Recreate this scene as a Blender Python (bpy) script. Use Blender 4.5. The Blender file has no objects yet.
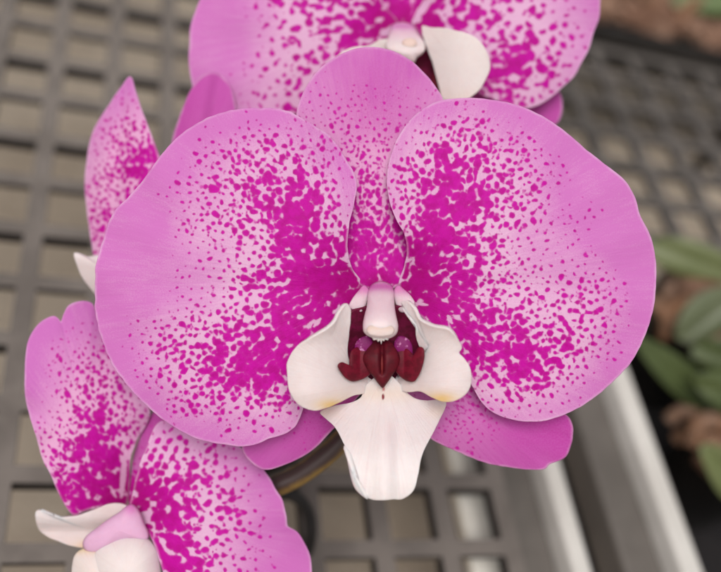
import bpy, math, random
import numpy as np
from mathutils import Vector, Matrix

random.seed(7); rng = np.random.default_rng(7)
sc = bpy.context.scene
COL = sc.collection

# ------------------------------------------------------------------ camera frame (x right along the bench, y away, z up, metres)
F, D, U = 837.0, 0.167, 0.022          # focal length in photo pixels, distance to the flower, bench cell pitch
S = D / F
def rodr(v):
    v = np.array(v, float); th = np.linalg.norm(v); k = v / th
    K = np.array([[0, -k[2], k[1]], [k[2], 0, -k[0]], [-k[1], k[0], 0]])
    return np.eye(3) + math.sin(th) * K + (1 - math.cos(th)) * K @ K
R = rodr((-.655, .350, .020)); T = np.array((-6.156, 5.507, -15.982)) * U
RW = R.T; CAM = -RW @ T

def P(px, py, d=0.0):
    """point seen along photo pixel (px, py), d pixels (0.2 mm each) behind the flower plane"""
    px, py, d = np.broadcast_arrays(np.asarray(px, float), np.asarray(py, float), np.asarray(d, float))
    z = D + d * S
    c = np.stack([(px - 360.5) / F * z, (286 - py) / F * z, -z], -1)
    return c @ RW.T + CAM
def on_plane(px, py, z=0.0):
    r = RW @ np.array([(px - 360.5) / F, (286 - py) / F, -1.0])
    return CAM + r * ((z - CAM[2]) / r[2])

# ------------------------------------------------------------------ node helpers
class NT:
    def __init__(self, name):
        self.m = bpy.data.materials.new(name); self.m.use_nodes = True
        self.t = self.m.node_tree; self.t.nodes.clear()
        self.out = self.t.nodes.new('ShaderNodeOutputMaterial')
    def n(self, typ, ins=None, **kw):
        nd = self.t.nodes.new(typ)
        for k, v in kw.items(): setattr(nd, k, v)
        for k, v in (ins or {}).items(): self.set(nd.inputs[k], v)
        return nd
    def set(self, sock, v):
        if isinstance(v, bpy.types.NodeSocket): self.t.links.new(v, sock)
        else:
            if sock.type == 'RGBA' and len(v) == 3: v = (*v, 1)
            sock.default_value = v
    def math(self, op, a, b=0.0, c=0.0, clamp=False):
        nd = self.n('ShaderNodeMath', {0: a, 1: b, 2: c}, operation=op, use_clamp=clamp); return nd.outputs[0]
    def mix(self, f, a, b, mode='MIX'):
        nd = self.n('ShaderNodeMix', data_type='RGBA', blend_type=mode)
        self.set(nd.inputs[0], f); self.set(nd.inputs[6], a); self.set(nd.inputs[7], b); return nd.outputs[2]
    def attr(self, name, out='Fac'):
        return self.n('ShaderNodeAttribute', attribute_name=name).outputs[out]
    def scale(self, v, s):
        return self.n('ShaderNodeVectorMath', {0: v, 1: (s, s, s) if not isinstance(s, tuple) else s}, operation='MULTIPLY').outputs[0]
    def noise(self, v, s, detail=2.0, rough=.5, out=0):
        return self.n('ShaderNodeTexNoise', {'Vector': v, 'Scale': s, 'Detail': detail, 'Roughness': rough}).outputs[out]
    def smooth(self, v, a, b, lo=0.0, hi=1.0):
        return self.n('ShaderNodeMapRange', {0: v, 1: a, 2: b, 3: lo, 4: hi}, interpolation_type='SMOOTHSTEP').outputs[0]
    def bsdf(self, **ins):
        return self.n('ShaderNodeBsdfPrincipled', {k.replace('_', ' '): v for k, v in ins.items()})
    def surf(self, s): self.t.links.new(s, self.out.inputs[0])

def petal_material(name, far=(.64, .185, .535), near=(.77, .455, .665), spot=(.57, .002, .35), spot2=(.48, .001, .26), cell=8.6, small=5.0, freckle=1.0):
    N = NT(name)
    pos = N.attr('petal_pos', 'Vector'); pol = N.attr('petal_polar', 'Vector')
    dens = N.attr('spot_density'); pale = N.attr('pale'); edge = N.attr('edge_px'); blush = N.attr('blush')
    mm = N.math('ADD', N.attr('spot_edge_px'), N.math('MULTIPLY', N.math('SUBTRACT', N.noise(pos, .38, 2), .5), 1.2))
    mask = N.smooth(mm, -.55, .70)
    # ground colour: whitish between the spots, pink outside, cell-fine mottling and veins running to the base
    mott = N.noise(pos, .62, 3, .65)
    vein = N.noise(N.scale(pol, (42.0, 2.2, 1.0)), 1.0, 3, .55)
    vein2 = N.noise(N.scale(pol, (110.0, 5.0, 1.0)), 1.0, 2, .5)
    cloud = N.noise(pos, .028, 3, .5)
    grain = N.noise(pos, 1.15, 2, .7)
    k = N.math('ADD', pale, N.math('MULTIPLY', N.math('SUBTRACT', mott, .5), .85))
    k = N.math('ADD', k, N.math('MULTIPLY', N.math('SUBTRACT', grain, .5), .75))
    k = N.math('ADD', k, N.math('MULTIPLY', N.math('SUBTRACT', vein, .5), .55))
    k = N.math('ADD', k, N.math('MULTIPLY', N.math('SUBTRACT', vein2, .5), .30))
    k = N.math('ADD', k, N.math('MULTIPLY', N.math('SUBTRACT', cloud, .5), .55), clamp=True)
    base = N.mix(k, far, near)
    base = N.mix(N.math('MULTIPLY', blush, N.smooth(mott, .35, .65, .45, 1.0)), base, (.50, .022, .32))
    fr = N.smooth(N.noise(pos, .9, 2, .6), .60, .70, 0, .35 * freckle)
    base = N.mix(N.math('MULTIPLY', fr, N.smooth(dens, -.02, .25)), base, (.52, .05, .35))
    sp = N.mix(N.smooth(N.noise(pos, .09, 3, .6), .38, .66), spot, spot2)
    sp = N.mix(N.smooth(mm, 0.0, 2.2, .22, 0.0), sp, (.62, .05, .42))
    sp = N.mix(N.math('MULTIPLY', N.attr('deep'), .6), sp, (.36, .001, .12))
    sp = N.mix(N.smooth(grain, .50, .80, 0, .22), sp, (.66, .06, .46))
    col = N.mix(mask, base, sp)
    rim = N.math('MULTIPLY', N.smooth(edge, .4, 3.2, .5, 0.0), N.smooth(N.noise(pos, .05, 3), .35, .65, .25, 1.0))
    col = N.mix(rim, col, (.80, .56, .74))
    hgt = N.math('ADD', N.math('ADD', N.math('MULTIPLY', vein, .9), N.math('MULTIPLY', mott, .40)), N.math('MULTIPLY', grain, .16))
    bump = N.n('ShaderNodeBump', {'Strength': .30, 'Distance': .0005, 'Height': hgt}).outputs[0]
    pb = N.bsdf(Base_Color=col, Roughness=.58, Specular_IOR_Level=.12, Sheen_Weight=.03, Sheen_Roughness=.45, Normal=bump)
    N.set(pb.inputs['Sheen Tint'], (1, .8, .97))
    tr = N.n('ShaderNodeBsdfTranslucent', {'Color': N.mix(.25, col, (.9, .45, .8)), 'Normal': bump})
    mx = N.n('ShaderNodeMixShader', {0: .20, 1: pb.outputs[0], 2: tr.outputs[0]})
    N.surf(mx.outputs[0]); return N.m

def waxy_material(name, rough=.58, sss=.45):
    """white lip and column tissue, its colour varied over the surface by the tint attribute"""
    N = NT(name)
    pos = N.attr('petal_pos', 'Vector')
    col = N.attr('tint', 'Color')
    mott = N.noise(pos, .10, 4, .6)
    col = N.mix(.22, col, N.mix(N.smooth(mott, .3, .7), (.90, .84, .84), (1, 1, 1)), 'MULTIPLY')
    pol = N.attr('petal_polar', 'Vector')
    vein = N.noise(N.scale(pol, (26.0, 1.4, 1.0)), 1.0, 3, .6)
    col = N.mix(N.smooth(vein, .5, .75, 0, .30), col, N.mix(1.0, col, (.90, .74, .78), 'MULTIPLY'))
    h = N.math('ADD', N.math('ADD', N.noise(pos, .9, 2), N.math('MULTIPLY', vein, 2.2)), N.math('MULTIPLY', N.noise(pos, .12, 2), 2.0))
    bump = N.n('ShaderNodeBump', {'Strength': .22, 'Distance': .0005, 'Height': h}).outputs[0]
    pb = N.bsdf(Base_Color=col, Roughness=rough, Specular_IOR_Level=.22, Subsurface_Weight=sss, Subsurface_Scale=.0012, Normal=bump)
    N.set(pb.inputs['Subsurface Radius'], (1.0, .55, .45))
    N.surf(pb.outputs[0]); return N.m

def plain_material(name, c1, c2, scale=40, rough=.6, spec=.4, bump=.15, obj=True, detail=4, dist=.002):
    N = NT(name)
    tc = N.n('ShaderNodeTexCoord').outputs['Object']
    nz = N.noise(tc, scale, detail, .6); nz2 = N.noise(tc, scale * 6.3, 3, .6)
    f = N.smooth(N.math('MULTIPLY_ADD', nz2, .35, N.math('MULTIPLY', nz, .75)), .35, .75)
    col = N.mix(f, c1, c2)
    bp = N.n('ShaderNodeBump', {'Strength': bump, 'Distance': dist, 'Height': nz2}).outputs[0]
    pb = N.bsdf(Base_Color=col, Roughness=rough, Specular_IOR_Level=spec, Normal=bp)
    N.surf(pb.outputs[0]); return N.m

def leaf_material(name, c1, c2):
    N = NT(name)
    pos = N.attr('petal_pos', 'Vector'); edge = N.attr('edge_px')
    nz = N.noise(pos, .018, 3, .5)
    col = N.mix(N.smooth(nz, .3, .7), c1, c2)
    col = N.mix(N.smooth(N.noise(pos, .5, 3), .55, .75, 0, .15), col, tuple(x * 1.5 for x in c2))
    pb = N.bsdf(Base_Color=col, Roughness=.42, Specular_IOR_Level=.45)
    tr = N.n('ShaderNodeBsdfTranslucent', {'Color': col})
    N.surf(N.n('ShaderNodeMixShader', {0: .12, 1: pb.outputs[0], 2: tr.outputs[0]}).outputs[0]); return N.m

# ------------------------------------------------------------------ mesh helpers
def link(name, verts, faces, mat, parent=None, smooth=True, attrs=None):
    me = bpy.data.meshes.new(name)
    v = np.asarray(verts, float)
    if parent is not None: v = v - np.array(parent.location)
    me.from_pydata(v.tolist(), [], faces)
    if smooth: me.polygons.foreach_set('use_smooth', [True] * len(me.polygons))
    for k, a in (attrs or {}).items():
        a = np.asarray(a, float)
        if a.ndim == 1:
            me.attributes.new(k, 'FLOAT', 'POINT').data.foreach_set('value', a)
        elif a.shape[1] == 3:
            me.attributes.new(k, 'FLOAT_VECTOR', 'POINT').data.foreach_set('vector', a.ravel())
        else:
            me.attributes.new(k, 'FLOAT_COLOR', 'POINT').data.foreach_set('color', a.ravel())
    me.update()
    o = bpy.data.objects.new(name, me); COL.objects.link(o)
    me.materials.append(mat)
    if parent is not None: o.parent = parent
    return o

def sub(name, verts, faces, mat, part, **kw):
    """a sub-part: its vertices are kept relative to the thing the part belongs to"""
    v = np.asarray(verts, float)
    root = part.parent if part.parent is not None else part
    o = link(name, v - np.array(root.location), faces, mat, None, **kw)
    o.parent = part
    return o

def thing(name, label, cat, loc, group=None):
    o = bpy.data.objects.new(name, None); o.empty_display_size = .01; COL.objects.link(o)
    o.location = [float(x) for x in loc]; o['label'] = label; o['category'] = cat
    if group: o['group'] = group
    return o
def tag(o, label, cat, group=None):
    o['label'] = label; o['category'] = cat
    if group: o['group'] = group
    return o

def closed_curve(pts, n):
    p = np.array(pts, float); m = len(p); out = []
    d = np.sqrt(np.maximum(np.linalg.norm(np.roll(p, -1, 0) - p, axis=1), 1e-6))   # centripetal
    for i in range(m):
        p0, p1, p2, p3 = p[i - 1], p[i], p[(i + 1) % m], p[(i + 2) % m]
        d0, d1, d2 = d[i - 1], d[i], d[(i + 1) % m]
        t1 = (p1 - p0) / d0 - (p2 - p0) / (d0 + d1) + (p2 - p1) / d1
        t2 = (p2 - p1) / d1 - (p3 - p1) / (d1 + d2) + (p3 - p2) / d2
        t1, t2 = t1 * d1, t2 * d1
        for s in np.linspace(0, 1, 24, endpoint=False):
            out.append((2*s**3-3*s**2+1)*p1 + (s**3-2*s**2+s)*t1 + (-2*s**3+3*s**2)*p2 + (s**3-s**2)*t2)
    q = np.array(out); q2 = np.vstack([q, q[:1]])
    L = np.r_[0, np.cumsum(np.linalg.norm(np.diff(q2, axis=0), axis=1))]
    s = np.linspace(0, L[-1], n, endpoint=False)
    return np.stack([np.interp(s, L, q2[:, 0]), np.interp(s, L, q2[:, 1])], 1)

def field(points, x, y, sigma):
    """smooth interpolation of (x, y, value) control points"""
    pts = np.array(points, float); out = np.zeros(len(x)); wsum = np.zeros(len(x))
    for a, b, v in pts:
        d2 = (x - a) ** 2 + (y - b) ** 2
        w = np.exp(-d2 / (2 * sigma ** 2)) + 1e-7 / (1 + d2 / sigma ** 2) ** 2
        out += w * v; wsum += w
    return out / wsum

EDGE = np.random.default_rng(3)
def fan(outline, center, depth, rings, segs):
    o = closed_curve(outline, segs); c = np.array(center, float)
    if segs >= 140:                                   # small natural irregularities of the margin
        L = np.linalg.norm(np.roll(o, -1, 0) - o, axis=1).sum(); ph = np.arange(segs) / segs * 2 * math.pi; wob = 0
        for wl, amp in ((52, .40), (33, .28), (21, .14), (12, .07)):
            k = max(int(L / wl), 3); wob = wob + amp * EDGE.normal() * np.sin(k * ph + EDGE.uniform(0, 6.3)) * (.6 + .4 * np.sin(3 * ph + EDGE.uniform(0, 6.3)))
        o = o + (o - c) / np.linalg.norm(o - c, axis=1)[:, None] * wob[:, None]
    t = np.linspace(0, 1, rings + 1)[1:] ** .9
    pts = c + (o - c)[None] * t[:, None, None]
    px = np.r_[c[0], pts[..., 0].ravel()]; py = np.r_[c[1], pts[..., 1].ravel()]
    tt = np.r_[0, np.repeat(t, segs)]
    th = np.arctan2(py - c[1], px - c[0])
    rad = np.r_[np.linalg.norm(o - c, axis=1).mean(), np.tile(np.linalg.norm(o - c, axis=1), rings)]
    d = depth(px, py, tt, th)
    faces = []
    for j in range(segs):
        faces.append((0, 1 + (j + 1) % segs, 1 + j))
    for i in range(rings - 1):
        a, b = 1 + i * segs, 1 + (i + 1) * segs
        for j in range(segs):
            k = (j + 1) % segs
            faces.append((a + j, a + k, b + k, b + j))
    return px, py, tt, th, rad, d, faces

def blade(name, mat, parent, outline, center, depth, base=None, rings=60, segs=260, thick=2.0, extra=None, seed=0.0, is_sub=False, wscale=1.0):
    px, py, t, th, rad, d, faces = fan(outline, center, depth, rings, segs)
    v = P(px, py, d)
    bx, by = base if base is not None else center
    ang = np.arctan2(py - by, px - bx); rr = np.hypot(px - bx, py - by)
    if base is not None:      # keep the angle continuous over the blade
        a0 = math.atan2(center[1] - by, center[0] - bx); ang = (ang - a0 + math.pi) % (2 * math.pi) - math.pi
    at = {'petal_pos': np.stack([px * wscale + seed * 173, py * wscale + seed * 91, 0 * px], 1),
          'petal_polar': np.stack([ang + seed, rr / 100, 0 * px], 1),
          'edge_px': (1 - t) * rad}
    at.update(extra(px, py, t, rr) if extra else {})
    o = (sub if is_sub else link)(name, v, faces, mat, parent, attrs=at)
    if thick:
        md = o.modifiers.new('thickness', 'SOLIDIFY'); md.thickness = thick * S; md.offset = 0.0
    return o

def pillow(name, mat, parent, outline, center, d0, height, rings=16, segs=64, tintf=None, is_sub=False, seed=0., power=.5, attrs=None):
    """a closed, rounded body swelling towards the viewer's side"""
    c = center
    dd = d0 if callable(d0) else (lambda x, y: d0 + 0 * x)
    px, py, t, th, rad, d, faces = fan(outline, center, lambda x, y, t, th: dd(x, y) - height * np.maximum(1 - t ** 2, 0) ** power, rings, segs)
    d2 = dd(px, py) + height * .45 * np.maximum(1 - t ** 2, 0) ** .5
    n = len(px); back = np.arange(n) >= 0
    v = np.vstack([P(px, py, d), P(px, py, d2)[:n - segs]])
    f2 = []
    m = lambda i: i if i >= n - segs else i + n
    for f in faces: f2.append(tuple(m(i) for i in f[::-1]))
    X = np.r_[px, px[:n - segs]]; Y = np.r_[py, py[:n - segs]]
    at = {'petal_pos': np.stack([X + seed * 57, Y, 0 * X], 1)}
    if tintf is not None: at['tint'] = tintf(X, Y)
    return (sub if is_sub else link)(name, v, faces + f2, mat, parent, attrs=at)

def tube(name, mat, parent, path, radii, seg=14, is_sub=False, sharp=False):
    """path of (px, py, depth) control points -> smooth tapered tube; radius in metres"""
    w = P(*np.array(path, float).T)
    return tube_world(name, mat, parent, w, radii, seg, is_sub)
def tube_world(name, mat, parent, w, radii, seg=14, is_sub=False):
    w = np.asarray(w, float); m = len(w); pts = []; rs = []
    radii = np.broadcast_to(radii, m)
    ext = np.vstack([2 * w[0] - w[1], w, 2 * w[-1] - w[-2]])
    for i in range(m - 1):
        p0, p1, p2, p3 = ext[i:i + 4]
        for s in np.linspace(0, 1, 10, endpoint=(i == m - 2)):
            pts.append(.5 * (2*p1 + (p2-p0)*s + (2*p0-5*p1+4*p2-p3)*s**2 + (3*p1-p0-3*p2+p3)*s**3)); rs.append(radii[i] * (1-s) + radii[i+1] * s)
    pts = np.array(pts); rs = np.array(rs); n = len(pts)
    tg = np.gradient(pts, axis=0); tg /= np.linalg.norm(tg, axis=1)[:, None]
    up = np.array([.3, .5, .81]); vs = []
    for i in range(n):
        a = np.cross(tg[i], up); a /= np.linalg.norm(a); b = np.cross(tg[i], a); up = np.cross(a, tg[i])
        ph = np.linspace(0, 2 * math.pi, seg, endpoint=False)
        vs.append(pts[i] + rs[i] * (np.cos(ph)[:, None] * a + np.sin(ph)[:, None] * b))
    v = np.vstack(vs + [pts[:1], pts[-1:]]); fs = []
    for i in range(n - 1):
        for j in range(seg):
            k = (j + 1) % seg; fs.append((i*seg+j, i*seg+k, (i+1)*seg+k, (i+1)*seg+j))
    for j in range(seg):
        k = (j + 1) % seg; fs.append((n*seg, k, j)); fs.append((n*seg+1, (n-1)*seg+j, (n-1)*seg+k))
    return (sub if is_sub else link)(name, v, fs, mat, parent)

def sstep(x, a, b):
    t = np.clip((x - a) / (b - a), 0, 1); return t * t * (3 - 2 * t)

# ------------------------------------------------------------------ materials
M = {}
M['petal'] = petal_material('spotted_petal')
M['petal_fine'] = petal_material('finely_spotted_sepal', far=(.62, .17, .53), cell=6.2, small=3.9, freckle=1.6, near=(.80, .42, .66))
M['petal_big'] = petal_material('coarsely_spotted_petal', cell=10.0, small=5.6)
M['sepal_back'] = petal_material('pink_sepal', far=(.58, .125, .46), near=(.68, .28, .58), freckle=1.2)
M['wax'] = waxy_material('white_lip_tissue')
M['column'] = waxy_material('pink_column_tissue', .5)
def flat_wax(name, c1, c2, scale, rough=.4, spec=.4):
    N = NT(name); pos = N.attr('petal_pos', 'Vector')
    col = N.mix(N.smooth(N.noise(pos, scale, 3, .6), (.55 if 'mottled' in name else .38), (.68 if 'mottled' in name else .62)), c1, c2)
    bp = N.n('ShaderNodeBump', {'Strength': .12, 'Distance': .0004, 'Height': N.noise(pos, .5, 3)}).outputs[0]
    pb = N.bsdf(Base_Color=col, Roughness=rough, Specular_IOR_Level=spec, Normal=bp); N.surf(pb.outputs[0]); return N.m
M['maroon'] = flat_wax('maroon_callus_tissue', (.070, .003, .009), (.105, .004, .012), .12, .55, .2)
M['ridge'] = flat_wax('dark_red_ridge_tissue', (.095, .002, .011), (.145, .003, .017), .15, .55, .2)
M['throat'] = flat_wax('dark_throat_tissue', (.085, .002, .018), (.15, .003, .04), .10, .6, .2)
M['mottle'] = flat_wax('mottled_purple_tissue', (.18, .005, .10), (.48, .18, .36), .19, .5, .2)
M['stem'] = None

WHITE = np.array((.71, .632, .632)); WARM = np.array((.70, .58, .50)); YELLOW = np.array((.72, .48, .15)); PINKW = np.array((.82, .66, .72))
MAROON = np.array((.20, .008, .02))
def rgba(c): return np.concatenate([c, np.ones((len(c), 1))], 1)
def lerp(c, col, k): return c + (np.asarray(col) - c) * np.clip(k, 0, 1)[:, None]

def smooth_noise(shape, step, q):
    g = q.normal(size=(shape[0] // step + 4, shape[1] // step + 4))
    y = np.arange(shape[0]) / step + 1; x = np.arange(shape[1]) / step + 1
    def cub(f): return np.stack([-.5*f+f*f-.5*f**3, 1-2.5*f*f+1.5*f**3, .5*f+2*f*f-1.5*f**3, -.5*f*f+.5*f**3])
    iy, ix = y.astype(int), x.astype(int); wy, wx = cub(y - iy), cub(x - ix)
    out = np.zeros(shape)
    for a in range(4):
        for b in range(4): out += wy[a][:, None] * wx[b][None] * g[np.minimum(iy + a - 1, g.shape[0]-1)[:, None], np.minimum(ix + b - 1, g.shape[1]-1)[None]]
    return out
def bake_spots(dfun, px, py, base, cell, seed, res=.5):
    """grow pigment spots one by one (size and spacing follow the local density); returns the distance to their joint outline"""
    q = np.random.default_rng(seed)
    x0, x1, y0, y1 = px.min() - 8, px.max() + 8, py.min() - 8, py.max() + 8
    n = int((x1 - x0) * (y1 - y0) / cell ** 2 * 9)
    cx, cy = q.uniform(x0, x1, n), q.uniform(y0, y1, n); d = dfun(cx, cy); d = np.sign(d) * np.abs(d) ** .74
    keep = q.random(n) < np.clip((d + .01) * 3.2, 0, 1); cx, cy, d = cx[keep], cy[keep], d[keep]
    ax = np.empty(len(cx)); ay = np.empty(len(cx)); ar = np.empty(len(cx)); sp = np.empty(len(cx)); m = 0; dd = np.empty(len(cx))
    lim = cell * q.uniform(.62, 1.05, len(cx)) * (1 + .9 * np.clip(.35 - d, 0, .35))
    rad = cell * (.14 + .34 * np.clip(d, 0, 1) + .55 * np.clip(d - .66, 0, .5)) * np.exp(q.normal(size=len(cx)) * (.30 - .12 * np.clip(d, 0, 1)))
    for i in range(len(cx)):
        if m and np.min(np.hypot(ax[:m] - cx[i], ay[:m] - cy[i]) - .5 * sp[:m]) < .5 * lim[i]: continue
        ax[m], ay[m], ar[m], sp[m], dd[m] = cx[i], cy[i], rad[i], lim[i], d[i]; m += 1
    k2 = int(m * 1.1); fx, fy = q.uniform(x0, x1, k2 * 6), q.uniform(y0, y1, k2 * 6); fd = dfun(fx, fy)      # fine dots between and beyond the large ones
    kk = q.random(len(fx)) < np.clip(fd + .010, 0, .5) * .9; fx, fy, fd = fx[kk], fy[kk], fd[kk]; fr = q.uniform(.55, 1.35, len(fx)) * (.7 + .35 * np.clip(fd, 0, 1)) * cell / 9
    X = np.r_[ax[:m], fx]; Y = np.r_[ay[:m], fy]; RR = np.r_[ar[:m], fr]
    W, H = int((x1 - x0) / res) + 2, int((y1 - y0) / res) + 2; acc = np.zeros((H, W)); kx = 8.6 / cell
    for x, y, r in zip(X, Y, RR):
        R2 = r * 1.5 + 6; i0, i1 = max(int((x - R2 - x0) / res), 0), min(int((x + R2 - x0) / res) + 1, W); j0, j1 = max(int((y - R2 - y0) / res), 0), min(int((y + R2 - y0) / res) + 1, H)
        if i1 <= i0 or j1 <= j0: continue
        gx = x0 + np.arange(i0, i1) * res - x; gy = (y0 + np.arange(j0, j1) * res - y)[:, None]
        an = math.atan2(y - base[1], x - base[0]) + q.normal() * .5; el = 1 + abs(q.normal()) * .13 if r > 1.5 else 1.0
        u = (gx * math.cos(an) + gy * math.sin(an)) / el; v = (-gx * math.sin(an) + gy * math.cos(an)) * el
        acc[j0:j1, i0:i1] += np.exp(np.minimum(kx * (r - np.sqrt(u * u + v * v)), 30))
    sd = np.log(acc + 1e-5) / kx
    wx, wy = smooth_noise(sd.shape, 11, q) * 1.3, smooth_noise(sd.shape, 11, q) * 1.3     # uneven outlines
    def bil(fx, fy):
        fx = np.clip(fx, 0, W - 1.001); fy = np.clip(fy, 0, H - 1.001); i, j = fx.astype(int), fy.astype(int); a, b = fx - i, fy - j
        return (sd[j, i] * (1-a) + sd[j, i+1] * a) * (1-b) + (sd[j+1, i] * (1-a) + sd[j+1, i+1] * a) * b
    gx, gy = (px - x0) / res, (py - y0) / res; ii, jj = np.clip(gx.astype(int), 0, W-1), np.clip(gy.astype(int), 0, H-1)
    return np.clip(bil(gx + wx[jj, ii], gy + wy[jj, ii]), -6, 6)
SPOT_SEED = [100]
def spots(points, sigma, base, pale_pts=None, blush=None, deep_r=38, streaks=(), deep_gain=1.0, cell=7.2):
    def dfun(x, y):
        d = field(points, x, y, sigma)
        for (x0, y0, x1, y1, w, s) in streaks:
            ax, ay = x1 - x0, y1 - y0; u = np.clip(((x - x0) * ax + (y - y0) * ay) / (ax * ax + ay * ay), 0, 1)
            d = d - s * (1 - sstep(np.hypot(x - x0 - u * ax, y - y0 - u * ay), w * .5, w * 1.5))
        return d
    def f(px, py, t, rr):
        SPOT_SEED[0] += 1
        edge = bake_spots(dfun, px, py, base, cell, SPOT_SEED[0])
        d = field(points, px, py, sigma)
        wide = field(points, px, py, sigma * 1.9)
        for (x0, y0, x1, y1, w, s) in streaks:         # pale bare streaks
            ax, ay = x1 - x0, y1 - y0; L2 = ax * ax + ay * ay
            u = np.clip(((px - x0) * ax + (py - y0) * ay) / L2, 0, 1)
            dist = np.hypot(px - x0 - u * ax, py - y0 - u * ay)
            edge = np.minimum(edge, (dist - w * (.35 + .75 * np.sin(math.pi * np.clip(u, .06, .94)))) * 1.0 + .0 * px) if s > .75 else edge
            d = d - s * (1 - sstep(dist, w * .5, w * 1.5)); wide = wide + .3 * (1 - sstep(dist, w, w * 2))
        pale = np.clip(wide * 2.3 - .05, 0, .92)
        if pale_pts is not None: pale = np.clip(pale + field(pale_pts, px, py, 28), 0, 1)
        bl = field(blush, px, py, 24) if blush is not None else 0 * px
        deep = deep_gain * np.exp(-(rr / deep_r) ** 2)
        return {'spot_edge_px': edge, 'spot_density': d, 'pale': pale, 'blush': np.clip(bl, 0, 1), 'deep': deep}
    return f

# ================================================================== the front flower
G_FLOWER = 'spotted pink orchid blossoms'
front = thing('orchid_flower', 'largest open orchid blossom, facing front in the middle, pink petals with magenta spots', 'orchid flower', P(380, 300, 10), G_FLOWER)

LP_OUT = [(362,283),(352,268),(347.5,247),(348.5,226),(354.5,203),(355.8,182),(348.5,163),(336,144),(315,126),(290,112.5),(260,108),(231,111),(206,119),(185,132),(168,147),(157,161),(145,179),(130,195),(116,211),(106,231),(99.5,252),(96.5,270),(94.7,292),(97,317),(103,342),(113.5,365),(130,388),(151,409),(172,425.5),(197.5,438),(223,444.5),(248,445),(273,438),(289,431),(298,420),(305,405),(318,385),(335,355),(350,325),(362,300)]
LP_D = [(260,118,0),(300,128,.08),(250,135,.14),(220,135,.03),(285,145,.27),(255,150,.38),(310,150,.27),(335,165,.1),(346,185,.02),(330,185,.3),(343,210,.08),(335,230,.3),
(280,165,.62),(250,165,.47),(230,160,.28),(210,155,.16),(195,170,.12),(185,190,.08),(210,185,.36),(235,185,.48),(260,185,.62),(290,190,.84),(315,190,.62),(300,215,.88),(325,215,.66),(270,210,.66),(240,210,.42),(215,210,.36),(190,205,.16),(175,195,.05),(200,228,.26),(220,235,.2),(245,230,.34),(262,232,.5),(285,240,.84),(315,240,.92),(338,245,.8),(330,265,.93),(300,265,.94),(275,265,.66),(255,262,.38),(235,250,.2),(215,260,.08),(190,250,.02),(150,230,-.05),(130,270,-.05),(160,270,-.03),(190,275,.04),(215,285,.11),(235,285,.25),(250,285,.55),(265,285,.86),(300,290,.96),(335,290,1),(355,290,1.05),
(195,300,.06),(215,300,.16),(235,305,.32),(250,310,.55),(270,315,.82),(300,320,.84),(290,335,.88),(255,335,.74),(235,335,.56),(215,340,.5),(195,335,.4),(175,330,.25),(155,335,.18),(140,330,.06),(130,345,.02),(150,350,.25),(170,350,.42),(190,355,.62),(215,360,.74),(240,360,.85),(270,360,.9),(285,370,.86),(260,385,.78),(235,385,.72),(210,380,.62),(190,378,.47),(170,370,.36),(150,368,.12),(180,395,.24),(200,400,.37),(220,405,.38),(245,405,.44),(265,400,.6),(285,395,.5),(296,402,.15),(240,418,.16),(265,415,.22),(215,420,.06),(280,422,.02),(250,436,-.05),(200,430,-.05),(150,400,-.03),(120,370,-.05),(112,330,-.05),(104,290,-.05),(170,300,0),(145,305,-.02),
(300,345,.86),(322,322,.86),(335,308,.7),(300,110,-.05),(225,116,-.05),(180,145,-.03),(155,175,-.05),(140,205,-.05),(355,165,-.05)]
def lp_depth(x, y, t, th):
    r = np.hypot(x - 362, y - 288)
    return (-15 * (1 - t ** 2.2) + 20 * np.exp(-(r / 38) ** 2) + 3.2 * t ** 4 * np.sin(7 * th + 1.0) + 1.6 * t ** 3 * np.sin(13 * th + .4)
            + 3.5 * np.exp(-((y - 290 - (x - 362) * .02) / 16) ** 2) * sstep(362 - x, 10, 60) * (1 - sstep(362 - x, 120, 240)) + .020 * np.maximum(250 - x, 0)
            + 1.2 * np.sin((y - .35 * x) / 11.0) * sstep(250 - x, 20, 110) * (1 - t ** 6))
blade('petal', M['petal'], front, LP_OUT, (225, 280), lp_depth, (366, 288), 190, 680,
      extra=spots(LP_D, 9, (366, 288), deep_r=52, pale_pts=[(200,280,.28),(170,300,.2),(140,290,.12),(110,240,-.12),(100,300,0),(200,150,-.10),(130,370,-.12),(260,120,-.1),(220,440,-.1),(300,430,.15)],
                  streaks=[(349,254,360,281,2.6,1.2),(314,326,320,319,2.2,.8),(352,262,340,258,1.6,.8)]))

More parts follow.
